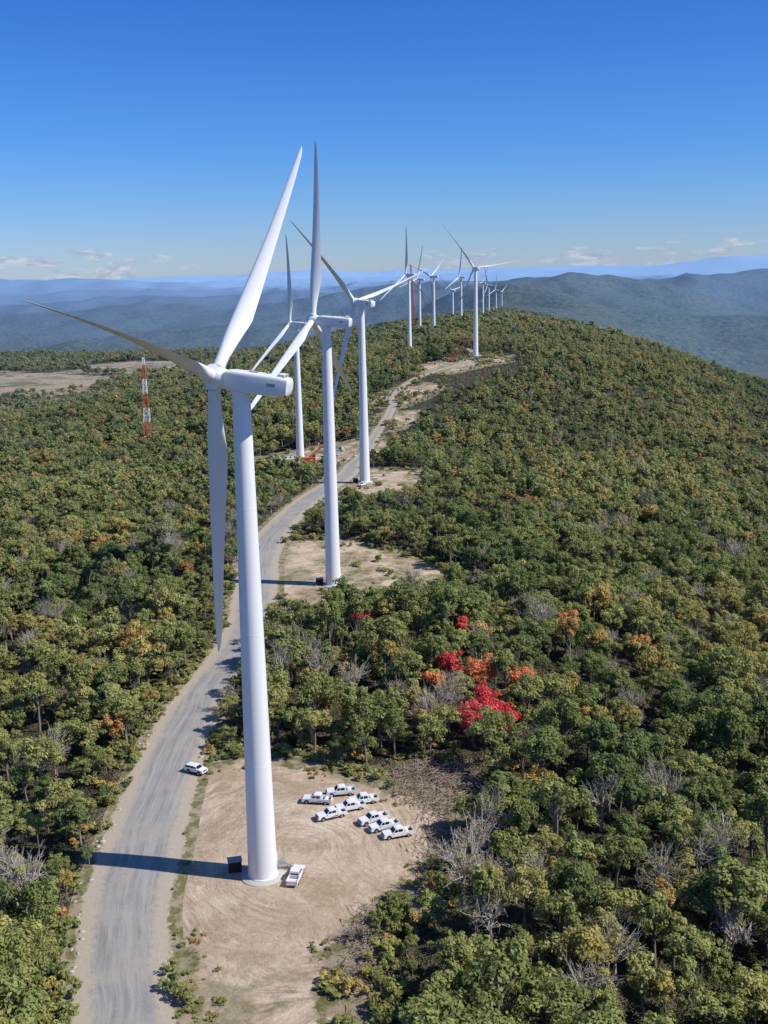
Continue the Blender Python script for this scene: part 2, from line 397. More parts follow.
colN=bpy.data.collections.new('broadleaf_trees'); colM=bpy.data.collections.new('ridge_trees'); colF=bpy.data.collections.new('distant_trees'); colS=bpy.data.collections.new('shrubs')
for i in range(9):
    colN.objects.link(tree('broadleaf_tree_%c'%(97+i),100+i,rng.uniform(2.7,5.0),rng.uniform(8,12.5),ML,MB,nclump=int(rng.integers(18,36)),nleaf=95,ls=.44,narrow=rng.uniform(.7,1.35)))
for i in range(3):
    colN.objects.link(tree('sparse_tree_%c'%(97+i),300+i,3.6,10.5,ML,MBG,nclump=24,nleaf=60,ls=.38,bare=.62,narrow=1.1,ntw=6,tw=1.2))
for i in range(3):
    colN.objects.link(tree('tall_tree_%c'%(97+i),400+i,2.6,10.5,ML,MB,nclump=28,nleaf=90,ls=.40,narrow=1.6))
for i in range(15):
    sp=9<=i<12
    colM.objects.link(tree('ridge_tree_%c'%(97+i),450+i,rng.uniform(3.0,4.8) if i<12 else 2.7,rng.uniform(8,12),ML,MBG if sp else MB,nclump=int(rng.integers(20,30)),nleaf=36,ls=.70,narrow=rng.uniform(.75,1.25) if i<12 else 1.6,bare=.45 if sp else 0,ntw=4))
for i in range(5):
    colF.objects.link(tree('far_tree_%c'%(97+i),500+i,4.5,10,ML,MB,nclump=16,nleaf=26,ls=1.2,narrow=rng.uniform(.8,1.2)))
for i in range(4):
    colS.objects.link(tree('shrub_%c'%(97+i),550+i,1.5,2.1,ML,MB,nclump=14,nleaf=40,ls=.34,narrow=.8,low=-.1))

def gn_scatter(name,P,rot,scl,idx,tint,col):
    me=bpy.data.meshes.new(name); me.vertices.add(len(P)); me.vertices.foreach_set('co',P.astype(np.float32).ravel())
    a=me.attributes.new('rot','FLOAT_VECTOR','POINT'); a.data.foreach_set('vector',rot.astype(np.float32).ravel())
    a=me.attributes.new('scl','FLOAT_VECTOR','POINT'); a.data.foreach_set('vector',scl.astype(np.float32).ravel())
    a=me.attributes.new('idx','INT','POINT'); a.data.foreach_set('value',idx.astype(np.int32))
    a=me.attributes.new('tint','FLOAT','POINT'); a.data.foreach_set('value',tint.astype(np.float32))
    me.update(); o=link(bpy.data.objects.new(name,me))
    ng=bpy.data.node_groups.new(name+'_scatter','GeometryNodeTree')
    ng.interface.new_socket('Geometry',in_out='INPUT',socket_type='NodeSocketGeometry')
    ng.interface.new_socket('Geometry',in_out='OUTPUT',socket_type='NodeSocketGeometry')
    n=ng.nodes.new; gi=n('NodeGroupInput'); go=n('NodeGroupOutput'); ip=n('GeometryNodeInstanceOnPoints'); ci=n('GeometryNodeCollectionInfo')
    ci.inputs['Collection'].default_value=col; ci.inputs['Separate Children'].default_value=True; ci.inputs['Reset Children'].default_value=True
    ip.inputs['Pick Instance'].default_value=True
    def na(nm,t):
        q=n('GeometryNodeInputNamedAttribute'); q.data_type=t; q.inputs['Name'].default_value=nm
        return [s for s in q.outputs if s.enabled and s.name=='Attribute'][0]
    e2r=n('FunctionNodeEulerToRotation'); L=ng.links.new
    L(gi.outputs[0],ip.inputs['Points']); L(ci.outputs[0],ip.inputs['Instance'])
    L(na('idx','INT'),ip.inputs['Instance Index']); L(na('rot','FLOAT_VECTOR'),e2r.inputs[0]); L(e2r.outputs[0],ip.inputs['Rotation'])
    L(na('scl','FLOAT_VECTOR'),ip.inputs['Scale']); L(ip.outputs[0],go.inputs[0])
    md=o.modifiers.new('scatter','NODES'); md.node_group=ng
    return o
def place(y0,y1,cell,slope_l,slope_r,xpad):
    ys=np.arange(y0,y1,cell); out=[]
    for y in ys:
        xs=np.arange(-slope_l*y-xpad,slope_r*y+xpad,cell); out.append(np.column_stack([xs,np.full(len(xs),y)]))
    P=np.vstack(out); P+=rng.uniform(-.5,.5,P.shape)*cell*1.2; return P
def tintf(P):
    t=.40+.42*fbm(P[:,0]/40,P[:,1]/40,200,3)+.24*fbm(P[:,0]/240,P[:,1]/240,210,2)+rng.normal(size=len(P))*.16
    t=t+.08*sstep(P[:,0],20,120)
    r=rng.uniform(size=len(P)); pr=.03+.05*sstep(fbm(P[:,0]/30,P[:,1]/30,230,2),.1,.5)
    t=np.where(r<pr,.80+rng.uniform(0,.2,len(P)),np.clip(t,0,.82))
    return np.clip(t,0,1)
REDS=[(-7,311),(20,240),(27,240),(16,273),(25,268),(34,263),(22,306),(55,318),(23,246),(12,262)]
REDS=[(x*.93,y*.93) for x,y in REDS]
DEAD=[(-26,255),(-24,275),(-20,264),(-23,287),(-31,268),(14,172),(18,180),(12,163),(45,165),(60,180),(33,144),(-8,244),(40,190),(-17,252),(24,160),(52,150),(15,150)]
def mkforest(name,P,smin,smax,npro,col,near=True):
    sd=np.full(len(P),99.0); m=(P[:,1]<1450)&(np.abs(P[:,0])<250); sd[m]=clear_sd(P[m,0],P[m,1])
    keep=(sd>1.8)&(field_v(P[:,0],P[:,1])+rng.normal(size=len(P))*.04<.2)
    if near:
        keep&=~((sd<4)&(rng.uniform(size=len(P))<.35))
        for (rx,ry) in REDS: keep&=(np.hypot(P[:,0]-rx,(P[:,1]-ry+2)*.8)>4.2)
        for (rx,ry) in DEAD: keep&=(np.hypot(P[:,0]-rx,(P[:,1]-ry+3)*.7)>3.2)
        keep&=fbm(P[:,0]/9,P[:,1]/9,400,2)>-.55
    P=P[keep]; sd=sd[keep]; n=len(P)
    s=rng.uniform(smin,smax,n)*(.85+.35*fbm(P[:,0]/50,P[:,1]/50,150,2))
    if near:
        s*=.36+.64*sstep(sd+rng.normal(size=n)*1.5,1.5,7.5)
        lv=poly_sd(P[:,0],P[:,1],LOWVEG); s=np.where(lv<0,np.minimum(s,rng.uniform(.2,.4,n)),s)
        for off in (14,26,40,52,66):
            m=(P[:,1]>290)&(np.abs(P[:,0])<200); q=np.full(n,9.0); q[m]=pads_sd(P[m,0],P[m,1]+off*np.clip(P[m,1]/600,.5,1.5))
            s=np.where(q<-1,np.minimum(s,rng.uniform(.22,.42,n)),s)
    z=Hf(P[:,0],P[:,1])-.2
    rot=np.zeros((n,3)); rot[:,2]=rng.uniform(0,6.283,n); rot[:,:2]=rng.normal(size=(n,2))*.06
    scl=np.stack([s*rng.uniform(.85,1.2,n),s*rng.uniform(.85,1.2,n),s*rng.uniform(.8,1.3,n)],1)
    if near:
        idx=rng.integers(0,9,n); r=rng.uniform(size=n)
        idx=np.where(r<.065,rng.integers(9,12,n),idx); idx=np.where(r>.86,rng.integers(12,15,n),idx)
    else: idx=rng.integers(0,npro,n)
    return gn_scatter(name,np.column_stack([P,z]),rot,scl,idx,tintf(P),col)
mkforest('forest',place(70,480,4.7,.42,.46,25),.38,1.28,15,colN)
mkforest('forest',place(480,1500,6.0,.42,.46,20),.5,1.3,15,colM)
mkforest('distant_forest',place(1500,3600,11,.46,.44,20),1.0,1.75,5,colF,False)
# undergrowth round the clearings
P=place(75,420,2.4,.34,.2,5); sd=clear_sd(P[:,0],P[:,1])
k=(sd>.9)&(sd<11)&(fbm(P[:,0]/6,P[:,1]/6,500,3)>-.15); P=P[k]
P2=place(740,1350,5,.1,.2,5); sd2=clear_sd(P2[:,0],P2[:,1]); k=(sd2<1)&(road_sd(P2[:,0],P2[:,1])>1)&(fbm(P2[:,0]/16,P2[:,1]/16,510,3)>.0); P2=P2[k]
P3=place(320,730,4,.2,.1,5); sd3=pads_sd(P3[:,0],P3[:,1]); k=(sd3<1)&(road_sd(P3[:,0],P3[:,1])>1)&(fbm(P3[:,0]/12,P3[:,1]/12,520,3)>.22); P3=P3[k]
P4=place(90,218,1.6,.34,.12,3); sd4=pads_sd(P4[:,0],P4[:,1]); k=(sd4>-4.5)&(sd4<1)&(road_sd(P4[:,0],P4[:,1])>.8)&(fbm(P4[:,0]/5,P4[:,1]/5,530,3)>.08); P4=P4[k]
nS=[len(P),len(P2),len(P3),len(P4)]
P=np.vstack([P,P2,P3,P4]); n=len(P); s=rng.uniform(.35,1.2,n); s[nS[0]:nS[0]+nS[1]]*=1.7; s[-nS[3]:]*=.38
gn_scatter('undergrowth',np.column_stack([P,Hf(P[:,0],P[:,1])-.1]),np.column_stack([np.zeros((n,2)),rng.uniform(0,6.28,n)]),np.column_stack([s,s*rng.uniform(.8,1.2,n),s*rng.uniform(.6,1.2,n)]),rng.integers(0,4,n),np.clip(.5+rng.normal(size=n)*.25,0,.95),colS)

# individual coloured trees
def put_tree(name,seed,x,y,R,h,mat,bark=MB,**k):
    o=tree(name,seed,R,h,mat,bark,do_link=True,**k); o.location=(x,y,hz(x,y)-.2); o.rotation_euler[2]=seed; return o
for i,(x,y) in enumerate(REDS):
    red=i in (0,1,2,6,8)
    put_tree('red_maple_tree' if red else 'orange_maple_tree',600+i,x,y,[4.6,4.6,4.0,3.4,4.2,4.0,3.0,3.4,4.2,2.6][i],[11.5,11,10,10,11,10.5,9,10.5,12,9][i],MRED if (red or i==3) else MOR,nclump=24,nleaf=105,ls=.42)
for i,(x,y) in enumerate(DEAD):
    put_tree('bare_tree',700+i,x,y,3.8,10.5,MOL,MBG,nclump=20,nleaf=40,bare=.78,ls=.34,tw=1.4,ntw=5)

# ------------------------------------------------------------------ rocks & brush
def rocks(name,pts,smin,smax,mat,flatn=.6):
    bm=bmesh.new(); bmesh.ops.create_icosphere(bm,subdivisions=1,radius=1); bv=np.array([v.co[:] for v in bm.verts]); bf=np.array([[v.index for v in f.verts] for f in bm.faces]); bm.free()
    VS=[];FS=[];off=0
    for x,y in pts:
        s=smin+(smax-smin)*rng.uniform()**2.5; sc=s*rng.uniform(.6,1.3,3)*[1,1,flatn]
        v=bv*(1+rng.normal(size=(len(bv),1))*.16)*sc; a=rng.uniform(0,6.28); c,sn=math.cos(a),math.sin(a)
        v=v@np.array([[c,sn,0],[-sn,c,0],[0,0,1]])+[x,y,hz(x,y)+sc[2]*.4]
        VS.append(v);FS.append(bf+off);off+=len(v)
    return mesh_obj(name,np.vstack(VS),np.vstack(FS),[mat])
pts=[]
for i in range(len(Rc)):
    if Rc[i,1]<430:
        for side in (-1,1):
            for k in range(int(rng.integers(0,5)) if side<0 else int(rng.integers(0,2))):
                q=Rc[i,:2]+nor[i]*side*(Rc[i,2]+rng.uniform(.3,3.2))+tan[i]*rng.uniform(-4,4)
                if pads_sd(np.array([q[0]]),np.array([q[1]]))[0]>0: pts.append(q)
rocks('roadside_rocks',pts,.1,.6,MRK)
pts=[(rng.normal(-5.5,2.5),rng.normal(153,4)) for _ in range(26)]+[(rng.normal(5,2),rng.normal(172,5)) for _ in range(14)]+[(rng.normal(-24,10),rng.normal(399,3)) for _ in range(30)]+[(rng.normal(10,5),rng.normal(348,3)) for _ in range(30)]
rocks('rock_pile',pts,.12,.75,MRK)
pts=[(rng.normal(85,22),rng.normal(1050,18)) for _ in range(160)]+[(rng.normal(18,14),rng.normal(870,18)) for _ in range(140)]+[(rng.normal(-40,16),rng.normal(690,14)) for _ in range(80)]
rocks('rock_pile',pts,.3,1.6,MRK)
VS=[];FS=[];off=0
for i in range(3000):
    x,y=rng.uniform(-1,20),rng.uniform(190,217)
    if i>2500: x,y=rng.normal(-3.5,2.0),rng.normal(150,6)
    elif i>1900: x,y=rng.normal(9.5,2.2),rng.normal(180,7)
    elif poly_sd(np.array([x]),np.array([y]),BROWN)[0]>0: continue
    a=rng.uniform(0,6.28); L=rng.uniform(.5,2.6); z0=hz(x,y)+rng.uniform(.05,.8)
    v,f=cyl_pts((x,y,z0),(x+L*math.cos(a),y+L*math.sin(a),z0+rng.uniform(-.2,.3)),.08,.04,3)
    VS.append(v);FS.append(f+off);off+=len(v)
mesh_obj('brush_pile',np.vstack(VS),np.vstack(FS),[MBW])

# ------------------------------------------------------------------ wind turbines
HUB=85.2; RB=53.5
def bm_obj(bm,name,mats,smooth=True,ang=35):
    me=bpy.data.meshes.new(name); bm.normal_update(); bm.to_mesh(me); bm.free()
    for m in mats: me.materials.append(m)
    if smooth:
        me.polygons.foreach_set('use_smooth',[True]*len(me.polygons))
        try: me.set_sharp_from_angle(angle=math.radians(ang))
        except Exception: pass
    return me
def revolve(bm,prof,n=48,axis='Z',mi=0):
    rings=[]
    for r_,h_ in prof:
        ring=[]
        for i in range(n):
            t=2*math.pi*i/n
            co=(r_*math.cos(t),r_*math.sin(t),h_) if axis=='Z' else (h_,r_*math.cos(t),r_*math.sin(t))
            ring.append(bm.verts.new(co))
        rings.append(ring)
    for a,b in zip(rings[:-1],rings[1:]):
        for i in range(n):
            f=bm.faces.new((a[i],a[(i+1)%n],b[(i+1)%n],b[i])); f.material_index=mi
    f=bm.faces.new(rings[0][::-1]); f.material_index=mi; f=bm.faces.new(rings[-1]); f.material_index=mi
def box(bm,c,s,mi=0,bev=0.0,taper=None):
    r=bmesh.ops.create_cube(bm,size=1.0); vs=r['verts']
    for v in vs: v.co=Vector((c[0]+v.co.x*s[0],c[1]+v.co.y*s[1],c[2]+v.co.z*s[2]))
    fs={f for v in vs for f in v.link_faces}
    for f in fs: f.material_index=mi
    if bev>0:
        es=list({e for v in vs for e in v.link_edges}); bmesh.ops.bevel(bm,geom=es,offset=bev,segments=3,affect='EDGES',profile=.5)
    return vs
# tower
bm=bmesh.new(); TT=HUB-1.75
prof=[]
def rad(z): return 2.5-(2.5-1.4)*(z/TT)**1.0
secs=[0,21,44,65,TT]
for i,zs in enumerate(secs):
    if 0<i<len(secs)-1:
        prof+= [(rad(zs),zs-.07),(rad(zs)+.015,zs-.05),(rad(zs)+.015,zs+.05),(rad(zs),zs+.07)]
    else: prof.append((rad(zs),zs))
prof[0]=(2.5,.35)
prof=[(2.66,.3),(2.66,.45),(2.51,.5)]+prof[1:]
revolve(bm,prof,56)
tower_me=bm_obj(bm,'tower',[MW])
bm=bmesh.new(); revolve(bm,[(3.8,-.4),(3.8,.10),(3.6,.18),(3.0,.3),(3.0,.31)],40)
found_me=bm_obj(bm,'foundation',[MCON],True,20)
# door + stairs
bm=bmesh.new()
box(bm,(2.52,0,2.7),(.22,1.0,2.2),0,.03)
box(bm,(2.66,0,2.7),(.06,.8,1.95),1)
box(bm,(3.1,0,1.5),(1.3,1.5,.08),2)
for k in range(6): box(bm,(3.95+k*.28,0,1.35-k*.21),(.28,1.1,.05),2)
for s in (-.55,.55):
    for q in (2.75,3.7): box(bm,(q,s*1.3,1.95),(.05,.05,1.0),2)
    box(bm,(3.1,s*1.3,2.45),(1.3,.05,.05),2)
    for k in (0,5): box(bm,(3.95+k*.28,s,1.9-k*.22),(.05,.05,1.0),2)
stairs_me=bm_obj(bm,'door_and_stairs',[MW,MGR,MGR],False)
# nacelle (x forward)
bm=bmesh.new()
prof=[(-8.3,1.0,1.05,.45),(-8.0,1.4,1.42,.2),(-6,1.6,1.62,0),(-2,1.72,1.66,0),(1.2,1.72,1.62,0),(2.2,1.5,1.45,0)]
rings=[]
for x,w,hh,up in prof:
    ring=[]
    for i in range(32):
        t=2*math.pi*i/32; c,s=math.cos(t),math.sin(t); e=.32
        yy=math.copysign(abs(c)**e,c)*w; zz=math.copysign(abs(s)**e,s)*hh
        if zz<0: zz+=up
        ring.append(bm.verts.new((x,yy,zz)))
    rings.append(ring)
for a,b in zip(rings[:-1],rings[1:]):
    for i in range(32): bm.faces.new((a[i],a[(i+1)%32],b[(i+1)%32],b[i]))
bm.faces.new(rings[0]); bm.faces.new(rings[-1][::-1])
box(bm,(-6.9,0,1.75),(1.2,2.0,.5),0,.1)
box(bm,(-7.53,0,1.78),(.05,1.7,.34),1)
box(bm,(-2.2,0,1.70),(1.4,1.2,.12),1)
box(bm,(-7.7,.7,2.2),(.05,.05,1.3),1); box(bm,(-7.7,-.7,2.2),(.05,.05,1.3),1); box(bm,(-7.7,0,2.7),(.05,1.5,.05),1)
box(bm,(-4.4,0,1.8),(.3,.3,.4),2,.05)
for yy in (-1.70,1.70): box(bm,(-5.6,yy,.2),(1.4,.04,.5),1)
revolve(bm,[(1.5,-2.1),(1.5,-1.5)],32)
bmesh.ops.recalc_face_normals(bm,faces=bm.faces[:])
nac_me=bm_obj(bm,'nacelle',[MW,MGR,MRL])
# hub spinner
bm=bmesh.new()
revolve(bm,[(1.35,-2.3),(1.4,-2.1),(1.6,-1.5),(1.7,-.5),(1.7,.4),(1.55,1.1),(1.25,1.6),(.75,2.0),(.25,2.2),(.02,2.22)],40,'X')
for k in range(3):
    ang=k*2*math.pi/3; b2=bmesh.new(); revolve(b2,[(1.12,0.9),(1.12,1.95),(1.05,2.0)],28)
    M=Matrix.Rotation(ang,4,'X')
    vm={v:bm.verts.new(M@v.co) for v in b2.verts}
    for f in b2.faces: bm.faces.new([vm[v] for v in f.verts])
    b2.free()
bmesh.ops.recalc_face_normals(bm,faces=bm.faces[:])
hub_me=bm_obj(bm,'hub',[MW])
# blade
bm=bmesh.new(); rings=[]; NS=44; NCn=28
for i in range(NS):
    s=(i/(NS-1)); zr=1.9+(RB-1.9)*s
    ch=np.interp(s,[0,.04,.1,.2,.3,.5,.7,.88,.96,.99,1],[2.0,2.0,2.6,3.6,3.3,2.5,1.85,1.25,.85,.45,.12])
    th=np.interp(s,[0,.04,.1,.2,.3,.5,.7,1],[1.0,1.0,.68,.36,.28,.22,.18,.15])
    cir=np.interp(s,[0,.04,.2,1],[1,1,0,0])
    le=np.interp(s,[0,.04,.2,1],[.5,.5,.33,.30])
    tw=math.radians(np.interp(s,[0,.1,.3,.6,1],[14,14,8,3,-1])); pre=2.2*s**2.2
    ring=[]
    for j in range(NCn):
        t=2*math.pi*j/NCn
        xc=.5*(1+math.cos(t))
        q=1-xc
        yt=5*(.2969*math.sqrt(max(q,0))-.126*q-.3516*q*q+.2843*q**3-.1036*q**4)*th
        ya=math.copysign(yt,math.sin(t))+.03*4*q*(1-q)*(1-cir)
        yc=.5*math.sin(t)*th
        y=(ya*(1-cir)+yc*cir)*ch; x=(xc-(1-le))*ch
        X=x*math.cos(tw)-y*math.sin(tw); Y=x*math.sin(tw)+y*math.cos(tw)+pre
        ring.append(bm.verts.new((X,Y,zr)))
    rings.append(ring)
for a,b in zip(rings[:-1],rings[1:]):
    for i in range(NCn): bm.faces.new((a[i],a[(i+1)%NCn],b[(i+1)%NCn],b[i]))
bm.faces.new(rings[0]); bm.faces.new(rings[-1][::-1])
bmesh.ops.recalc_face_normals(bm,faces=bm.faces[:])
blade_me=bm_obj(bm,'blade',[MBL],True,60)
def frame(xv,yv,zv,loc):
    return Matrix((( xv[0],yv[0],zv[0],loc[0]),(xv[1],yv[1],zv[1],loc[1]),(xv[2],yv[2],zv[2],loc[2]),(0,0,0,1)))
for (x,y,z,yw,ph,tl) in TURB:
    e=link(bpy.data.objects.new('wind_turbine',None)); e.location=(x,y,z); e.empty_display_size=2
    def ch(name,me,mat=None):
        o=link(bpy.data.objects.new(name,me)); o.parent=e
        if mat is not None: o.matrix_local=mat
        return o
    yaw=math.radians(yw); tilt=math.radians(tl)
    a=Vector((math.cos(yaw)*math.cos(tilt),math.sin(yaw)*math.cos(tilt),math.sin(tilt)))
    side=Vector((0,0,1)).cross(a).normalized(); up=a.cross(side).normalized(); h=-side
    ch('tower',tower_me); ch('foundation',found_me)
    ch('door_and_stairs',stairs_me,Matrix.Rotation(math.radians(25),4,'Z'))
    ch('nacelle',nac_me,frame(a,side,up,(0,0,HUB)))
    c=Vector((0,0,HUB))+a*4.4
    ch('hub',hub_me,frame(a,side,up,c)@Matrix.Rotation(-math.radians(ph),4,'X'))
    for k in range(3):
        q=math.radians(ph+120*k); u=(h*math.sin(q)+up*math.cos(q)); u=(u*math.cos(.03)+a*math.sin(.03)).normalized()
        xa=(a-u*a.dot(u)).normalized(); yv=u.cross(xa)
        ch('blade_%d'%(k+1),blade_me,frame(xa,yv,u,c)@Matrix.Rotation(math.radians(-6),4,'Z'))

# transformers
bm=bmesh.new()
box(bm,(0,0,.1),(3.2,2.6,.25),1,.02); box(bm,(0,0,1.25),(2.3,1.7,2.0),0,.06); box(bm,(0,0,2.3),(2.5,1.9,.12),2,.02)
for k in range(8): box(bm,(-.85+k*.24,1.05,1.3),(.05,.45,1.5),0); box(bm,(-.85+k*.24,-1.05,1.3),(.05,.45,1.5),0)
tr_me=bm_obj(bm,'transformer',[MDK,MCON,MGR],False)
for x,y in [(-27,173.5),(-21.5,347),(-13.5,524)]:
    o=link(bpy.data.objects.new('transformer_box',tr_me)); o.location=(x,y,hz(x,y)); o.rotation_euler[2]=.2

# ------------------------------------------------------------------ pickup truck
def wheel(bm,x,y,r=.40,w=.28):
    b2=bmesh.new(); revolve(b2,[(r*.8,-w/2),(r,-w/2+.04),(r,w/2-.04),(r*.8,w/2)],20,mi=2); revolve(b2,[(r*.55,-w/2-.015),(r*.55,w/2+.015)],16,mi=3)
    M=Matrix.Translation((x,y,r))@Matrix.Rotation(math.pi/2,4,'X')
    vm={v:bm.verts.new(M@v.co) for v in b2.verts}
    for f in b2.faces:
        g=bm.faces.new([vm[v] for v in f.verts]); g.material_index=f.material_index
    b2.free()
def extr(bm,prof,y0,y1,mi=0,ztop=None):
    def yy(z,y): return y*(1-.16*max(0,(z-ztop)/.75)) if ztop is not None else y
    A=[bm.verts.new((x,yy(z,y0),z)) for x,z in prof]; B=[bm.verts.new((x,yy(z,y1),z)) for x,z in prof]
    n=len(prof); fs=[bm.faces.new(A[::-1]),bm.faces.new(B)]
    for i in range(n): fs.append(bm.faces.new((A[i],A[(i+1)%n],B[(i+1)%n],B[i])))
    for f in fs: f.material_index=mi
    return fs
def arch(cx,r,z0,n=7):
    return [(cx+r*math.cos(t),z0+r*math.sin(t)*1.0) for t in np.linspace(math.pi,0,n)]
def vehicle(kind):
    bm=bmesh.new(); L=2.9 if kind=='pickup' else 2.35
    fw=L-.95; rw=-L+1.15; zb=.48
    if kind=='pickup':
        cabx=-.95
        low=[(-L,zb)]+arch(rw,.50,zb)+arch(fw,.50,zb)+[(L,zb),(L+.02,.88),(L-.14,1.12),(1.25,1.22),(cabx,1.22),(cabx,.72),(-L,.72)]
        extr(bm,low,-.97,.97)
        for s in (-1,1): box(bm,((cabx-L)/2,s*.93,.97),(L+cabx,.10,.50),0,.02)
        box(bm,(-L+.05,0,.96),(.10,1.78,.50),0,.02); box(bm,((cabx-L)/2,0,.735),(L+cabx-.12,1.74,.03),4)
        cab=[(cabx+.02,1.215),(1.25,1.215),(.62,1.86),(.35,1.93),(-.62,1.93),(-.82,1.86)]
    else:
        low=[(-L,zb)]+arch(rw,.50,zb)+arch(fw,.50,zb)+[(L,zb),(L+.02,.85),(L-.12,1.08),(1.25,1.2),(-L+.02,1.2)]
        extr(bm,low,-.95,.95)
        cab=[(-L+.08,1.195),(1.2,1.195),(.5,1.68),(.2,1.74),(-1.8,1.74),(-2.05,1.68)]
    extr(bm,cab,-.90,.90,mi=0,ztop=1.2)
    top=cab[2][1]-.06
    def quad(pts,mi):
        f=bm.faces.new([bm.verts.new(p) for p in pts]); f.material_index=mi
    def yz(z): return .90*(1-.16*max(0,(z-1.2)/.75))
    x0,z0=cab[1]; x1,z1=cab[2]
    o=.012
    def lerp(t): return x0+(x1-x0)*t+o*1.5, z0+(z1-z0)*t+o
    a=lerp(.08);b=lerp(.93)
    quad([(a[0],-yz(a[1])+.08,a[1]),(a[0],yz(a[1])-.08,a[1]),(b[0],yz(b[1])-.08,b[1]),(b[0],-yz(b[1])+.08,b[1])],1)
    xr0=cab[0][0]; xr1=cab[-1][0]
    zl=1.28; zh=top-.04
    for s in (-1,1):
        def P(x,z): return (x,s*(yz(z)+.012),z)
        if kind=='pickup': segs=[(1.02,.62,.22,.22),(.12,.12,-.72,-.66)]
        else: segs=[(.95,.5,.18,.18),(.08,.08,-.82,-.82),(-.92,-.92,-2.05,-1.88)]
        for xa,xb,xc_,xd in segs:
            quad([P(xa,zl),P(xb,zh),P(xd,zh),P(xc_,zl)],1)
        box(bm,(1.0,s*1.05,1.3),(.12,.2,.16),0,.03)
        box(bm,(L-.06,s*.72,.93),(.12,.34,.18),5,.02); box(bm,(-L+0.0,s*.88,1.0),(.05,.14,.34),6)
        box(bm,(0,s*.965,.46),(2.2,.06,.08),2)
    xb=xr0-o
    quad([(xb+.01,-.7,1.3),(xb+.01,.7,1.3),(xr1-o+.01,.62,zh),(xr1-o+.01,-.62,zh)],1)
    box(bm,(L+.03,0,.56),(.16,1.86,.24),3,.04); box(bm,(-L-.05,0,.56),(.14,1.8,.2),3,.03)
    box(bm,(L+.015,0,.90),(.05,1.1,.26),4); box(bm,(0,0,.42),(2*L-.6,1.5,.16),4)
    for x in (fw,rw):
        for s in (-.84,.84): wheel(bm,x,s)
    bmesh.ops.recalc_face_normals(bm,faces=[f for f in bm.faces if f.material_index!=1])
    return bm_obj(bm,kind,[MPW,MGL,MTY,MGR,MDK,MGR,MRL],False)
pk=vehicle('pickup'); sv=vehicle('suv')
CARS=[(-40,211.5,sv,-28),(-14,197.5,pk,172),(-9.5,200.6,pk,188),(-11,191.6,pk,203),(-7.5,194.5,pk,199),(-5.0,197.2,pk,194),(-3,189.8,pk,207),(-1,187.2,pk,203),(1.5,184.6,pk,198),(-16.2,170.5,pk,80)]
for x,y,me,a in CARS:
    o=link(bpy.data.objects.new('pickup_truck' if me is pk else 'parked_car',me)); o.location=(x,y,hz(x,y)+.06+(.14 if x<-38 else 0)); o.rotation_euler[2]=math.radians(a)
for x,y,a in [(-62,668,20),(-66,684,80),(-46,656,10),(-36,676,50),(-28,690,10),(72,1050,30),(60,1030,10),(-10,515,60)]:
    o=link(bpy.data.objects.new('pickup_truck',pk)); o.location=(x,y,hz(x,y)+.06); o.rotation_euler[2]=math.radians(a)
# site office trailers on the construction pad
bm=bmesh.new(); box(bm,(0,0,1.9),(12,3,2.7),0,.05); box(bm,(0,0,3.3),(12.2,3.2,.12),1)
for k in range(4): box(bm,(-4.2+k*2.8,-1.52,2.1),(1.1,.05,.9),2)
box(bm,(5.0,-1.52,1.7),(.9,.05,2.0),1)
for k in (-4,0,4): box(bm,(k,0,.3),(.5,2.6,.6),1)
trl=bm_obj(bm,'site_trailer',[MPW,MGR,MGL],False)
for x,y,a in [(-70,676,5),(-58,694,12),(-72,694,0),(-32,708,-8)]:
    o=link(bpy.data.objects.new('site_trailer',trl)); o.location=(x,y,hz(x,y)); o.rotation_euler[2]=math.radians(a)

# ------------------------------------------------------------------ lattice mast
def lattice(name,hgt,w0,w1,nb,mats,banded=True,r=.16):
    VS=[];FS=[];MI=[];off=0
    def add(a,b,rr,mi):
        nonlocal off
        v,f=cyl_pts(a,b,rr,rr,4); VS.append(v);FS.append(f+off);MI.append(np.full(len(f),mi));off+=len(v)
    for k in range(nb):
        z0=hgt*k/nb; z1=hgt*(k+1)/nb; wa=w0+(w1-w0)*k/nb; wb=w0+(w1-w0)*(k+1)/nb
        mi=(int((k*7/nb))+1)%2 if banded else 0
        ca=[(s*wa,t*wa,z0) for s,t in((-1,-1),(1,-1),(1,1),(-1,1))]; cb=[(s*wb,t*wb,z1) for s,t in((-1,-1),(1,-1),(1,1),(-1,1))]
        for i in range(4):
            j=(i+1)%4
            add(ca[i],cb[i],r,mi); add(ca[i],cb[j],r*.6,mi); add(ca[j],cb[i],r*.6,mi); add(cb[i],cb[j],r*.6,mi)
    return mesh_obj(name,np.vstack(VS),np.vstack(FS),mats,mi=np.concatenate(MI))
mx_,my_=-172,800
o=lattice('lattice_mast',68,2.9,.6,13,[MRD,MW],r=.16); o.location=(mx_,my_,hz(mx_,my_)-3)
bm=bmesh.new(); box(bm,(0,0,2.6),(9,4,2.6),0,.2); box(bm,(0,-3,.9),(9,1.2,1.6),1,.3); box(bm,(0,3,.9),(9,1.2,1.6),1,.3); box(bm,(3.4,1.4,4.2),(2,1.4,2),1,.1)
car_me=bm_obj(bm,'carrier',[MRD,MDK],False)
for x,y,L,ang in [(52,1700,105,-3),(-46,668,24,48),(66,1046,30,40)]:
    ce=link(bpy.data.objects.new('crane',None)); ce.location=(x,y,hz(x,y))
    o=lattice('boom',L,1.2 if L>50 else .6,.8 if L>50 else .3,30 if L>50 else 12,[MRD],False,.34 if L>50 else .12); o.parent=ce; o.location=(0,0,3); o.rotation_euler=(0,math.radians(ang),0)
    b=link(bpy.data.objects.new('carrier',car_me)); b.parent=ce

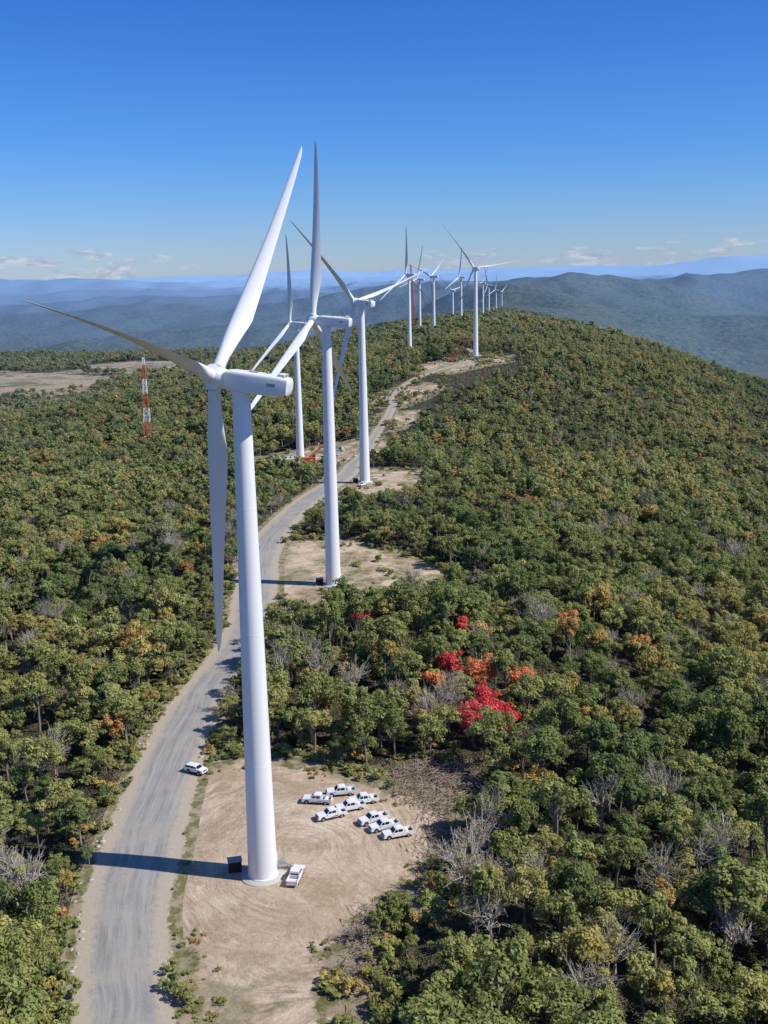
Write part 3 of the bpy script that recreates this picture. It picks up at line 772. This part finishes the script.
# ------------------------------------------------------------------ light
EL=math.radians(45); sdir=Vector((.972,-.235,0)).normalized()
sun_vec=Vector((sdir.x*math.cos(EL),sdir.y*math.cos(EL),math.sin(EL)))
sl=bpy.data.lights.new('sun','SUN'); sl.energy=4.9; sl.angle=math.radians(.5); sl.color=(1,.955,.87)
so=link(bpy.data.objects.new('sun',sl)); so.rotation_euler=sun_vec.to_track_quat('Z','Y').to_euler(); so.location=(100,-50,300)
w=bpy.data.worlds.new('World'); scene.world=w; w.use_nodes=True; nt=w.node_tree; nt.nodes.clear(); N=NT(nt)
sky=N.n('ShaderNodeTexSky'); sky.sky_type='NISHITA'; sky.sun_disc=False; sky.sun_elevation=EL
sky.sun_rotation=math.atan2(sun_vec.x,sun_vec.y); sky.altitude=1200; sky.air_density=1.0; sky.dust_density=.2; sky.ozone_density=2.0
tc=N.n('ShaderNodeTexCoord').outputs['Generated']; sep=N.n('ShaderNodeSeparateXYZ'); N.l(tc,sep.inputs[0])
zz=sep.outputs[2]
g=N.ramp(zz,[(0,(.40,.53,.86)),(.035,(.36,.53,.88)),(.10,(.25,.52,.95)),(.24,(.155,.45,1.03)),(1,(.5,.72,1.0))])
col=N.mix(1.0,sky.outputs[0],g,'MULTIPLY')
mp=N.n('ShaderNodeMapping'); mp.inputs['Scale'].default_value=(1,1,3.6); mp.inputs['Location'].default_value=(.35,0,0); N.l(tc,mp.inputs[0])
cn=N.noise(mp.outputs[0],26,8,.6)
cn2=N.noise(mp.outputs[0],6,3,.5)
cs=N.math('ADD',N.math('MULTIPLY',cn,.55),N.math('MULTIPLY',cn2,.45))
cs=N.math('ADD',cs,N.ramp(zz,[(0.0,.50),(.010,.515),(.020,.475),(.032,.30)]))
band=N.math('MULTIPLY',N.math('SUBTRACT',cs,1.015),16,clamp=True)
ccol=N.mix(N.ramp(N.noise(mp.outputs[0],70,4,.6),[(.42,0),(.6,1)]),c3(2.7,3.2,4.3),c3(4.8,5.0,5.6))
col=N.mix(N.math('MULTIPLY',band,.7),col,ccol)
bg=N.n('ShaderNodeBackground'); N.l(col,bg.inputs[0]); bg.inputs[1].default_value=.135
wo=N.n('ShaderNodeOutputWorld'); N.l(bg.outputs[0],wo.inputs[0])

# ------------------------------------------------------------------ camera
cam=bpy.data.cameras.new('camera'); cam.sensor_fit='VERTICAL'; cam.sensor_height=24; cam.lens=24*1100/1024; cam.clip_start=.5; cam.clip_end=150000
co=link(bpy.data.objects.new('camera',cam)); co.location=(0,0,102)
co.rotation_euler=(Matrix.Rotation(math.pi/2-math.atan(244/1100),3,'X')@Matrix.Rotation(math.radians(-1.0),3,'Z')).to_euler()
scene.camera=co
scene.view_settings.view_transform='Standard'; scene.view_settings.look='None'; scene.view_settings.exposure=0
